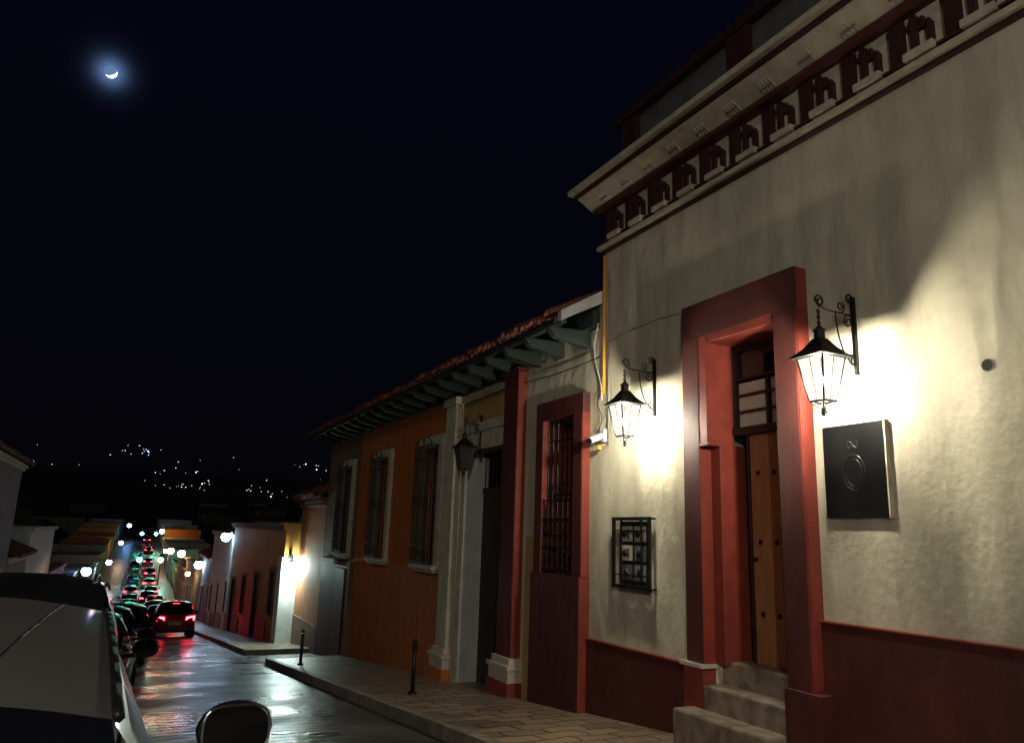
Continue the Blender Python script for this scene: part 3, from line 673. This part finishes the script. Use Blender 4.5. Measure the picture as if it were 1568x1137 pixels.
car('parked_suv',-.78,5.8,'black',H=1.76,L=4.5,hw=.90,sub=1,rails=True)
random.seed(21)
for k,(y,x) in enumerate([(10.9,-.62),(16.3,-.45),(21.8,-.15),(27.5,.15),(33.2,.17),(38.8,.2),(44.6,.2),(50.5,.3),(56.3,.35),(62.3,.4),(68.5,.5)]):
    car('parked_car',x,y,['grey','black','blue','black','white','black','grey','red','black','grey','white'][k],H=random.choice([1.45,1.5,1.55]),sub=0)
cc=['red','black','grey','white','blue']
for k,y in enumerate([38.5,50,58.5,68,77,88,99,112,127,144,165,192,224]): car('car',2.35+sh(y)*1.1+random.uniform(-.35,.3)*(k>0),y,cc[k%5],H=1.62 if k==0 else random.choice([1.45,1.5,1.65]),sub=0,tail=tailm if k in(0,1,3,5,8,10) else tailfar)
for k,y in enumerate([80,95,112,132,158]): car('parked_car',.2+sh(y),y,['grey','black','white','blue','black'][k],sub=0,tail=tailfar if k==2 else None)
# ------------------------------------------------------------------ moon
md=Vector((-.0811,.8697,.4869)).normalized()
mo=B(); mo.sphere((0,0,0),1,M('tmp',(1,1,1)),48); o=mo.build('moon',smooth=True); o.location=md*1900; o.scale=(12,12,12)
m=bpy.data.materials.new('moon_glow'); m.use_nodes=True; N=m.node_tree.nodes;L=m.node_tree.links
for n in list(N): N.remove(n)
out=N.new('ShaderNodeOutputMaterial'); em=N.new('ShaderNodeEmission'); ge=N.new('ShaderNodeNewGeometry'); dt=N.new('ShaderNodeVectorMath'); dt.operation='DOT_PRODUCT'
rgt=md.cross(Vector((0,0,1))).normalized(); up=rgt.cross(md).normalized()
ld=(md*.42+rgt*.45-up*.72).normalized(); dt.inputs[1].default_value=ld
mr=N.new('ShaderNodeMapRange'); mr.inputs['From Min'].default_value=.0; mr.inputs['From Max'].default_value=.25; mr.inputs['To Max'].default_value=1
mc=N.new('ShaderNodeMix'); mc.data_type='RGBA'; mc.inputs['A'].default_value=(.11,.20,.40,1); mc.inputs['B'].default_value=(4,4.6,5,1)  # halo haze and crescent shading put into the emission colour
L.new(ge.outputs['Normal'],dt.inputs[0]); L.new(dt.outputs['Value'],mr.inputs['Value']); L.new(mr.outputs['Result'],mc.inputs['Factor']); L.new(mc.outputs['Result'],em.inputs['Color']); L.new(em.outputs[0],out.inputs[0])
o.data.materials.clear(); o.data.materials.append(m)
# ------------------------------------------------------------------ world
w=bpy.data.worlds.new('World'); scene.world=w; w.use_nodes=True; N=w.node_tree.nodes;L=w.node_tree.links; bg=N['Background']
tc=N.new('ShaderNodeTexCoord'); nv=N.new('ShaderNodeVectorMath'); nv.operation='NORMALIZE'; L.new(tc.outputs['Generated'],nv.inputs[0])
dt=N.new('ShaderNodeVectorMath'); dt.operation='DOT_PRODUCT'; dt.inputs[1].default_value=md; L.new(nv.outputs[0],dt.inputs[0])
def pw(e_,s):
    p=N.new('ShaderNodeMath');p.operation='POWER';p.use_clamp=True;p.inputs[1].default_value=e_; mx=N.new('ShaderNodeMath');mx.operation='MAXIMUM';mx.inputs[1].default_value=0
    L.new(dt.outputs['Value'],mx.inputs[0]);L.new(mx.outputs[0],p.inputs[0]); q=N.new('ShaderNodeMath');q.operation='MULTIPLY';q.inputs[1].default_value=s; L.new(p.outputs[0],q.inputs[0]); return q
a=pw(13000,.42); c2=pw(3500,.04)
ad=N.new('ShaderNodeMath'); L.new(a.outputs[0],ad.inputs[0]);L.new(c2.outputs[0],ad.inputs[1])
sc=N.new('ShaderNodeVectorMath');sc.operation='SCALE';sc.inputs[0].default_value=(.25,.45,.95);L.new(ad.outputs[0],sc.inputs['Scale'])
sx=N.new('ShaderNodeSeparateXYZ');L.new(nv.outputs[0],sx.inputs[0])
rp=N.new('ShaderNodeValToRGB');rp.color_ramp.elements[0].position=0;rp.color_ramp.elements[0].color=(.0011,.0011,.0024,1);rp.color_ramp.elements[1].position=.6;rp.color_ramp.elements[1].color=(.0015,.0015,.0048,1)
L.new(sx.outputs['Z'],rp.inputs['Fac'])
fin=N.new('ShaderNodeVectorMath');L.new(rp.outputs['Color'],fin.inputs[0]);L.new(sc.outputs[0],fin.inputs[1]);L.new(fin.outputs[0],bg.inputs['Color']); bg.inputs['Strength'].default_value=1
s=bpy.data.lights.new('night_glow','SUN'); s.energy=.11; s.angle=math.radians(14); s.color=(1,.88,.72)
so=bpy.data.objects.new('ambient_fill',s); scene.collection.objects.link(so); so.rotation_euler=Vector((.75,.38,-.42)).to_track_quat('-Z','Y').to_euler()  # dim directional fill added to stand in for ambient town light
# ------------------------------------------------------------------ camera
ps,th,ro=math.radians(26.08),math.radians(12.33),math.radians(1.9)
R=Vector((math.cos(ps),-math.sin(ps),0)); F=Vector((math.sin(ps)*math.cos(th),math.cos(ps)*math.cos(th),math.sin(th))); U=R.cross(F)
r=R*math.cos(ro)+U*math.sin(ro); u=U*math.cos(ro)-R*math.sin(ro)
cd=bpy.data.cameras.new('camera'); cam=bpy.data.objects.new('camera',cd); scene.collection.objects.link(cam)
cam.matrix_world=Matrix(((r.x,u.x,-F.x,0),(r.y,u.y,-F.y,0),(r.z,u.z,-F.z,0),(0,0,0,1)))
cd.sensor_width=36; cd.lens=1150/1568*36; cd.clip_start=.05; cd.clip_end=6000
scene.camera=cam
scene.view_settings.view_transform='Standard'; scene.view_settings.look='None'; scene.view_settings.exposure=0
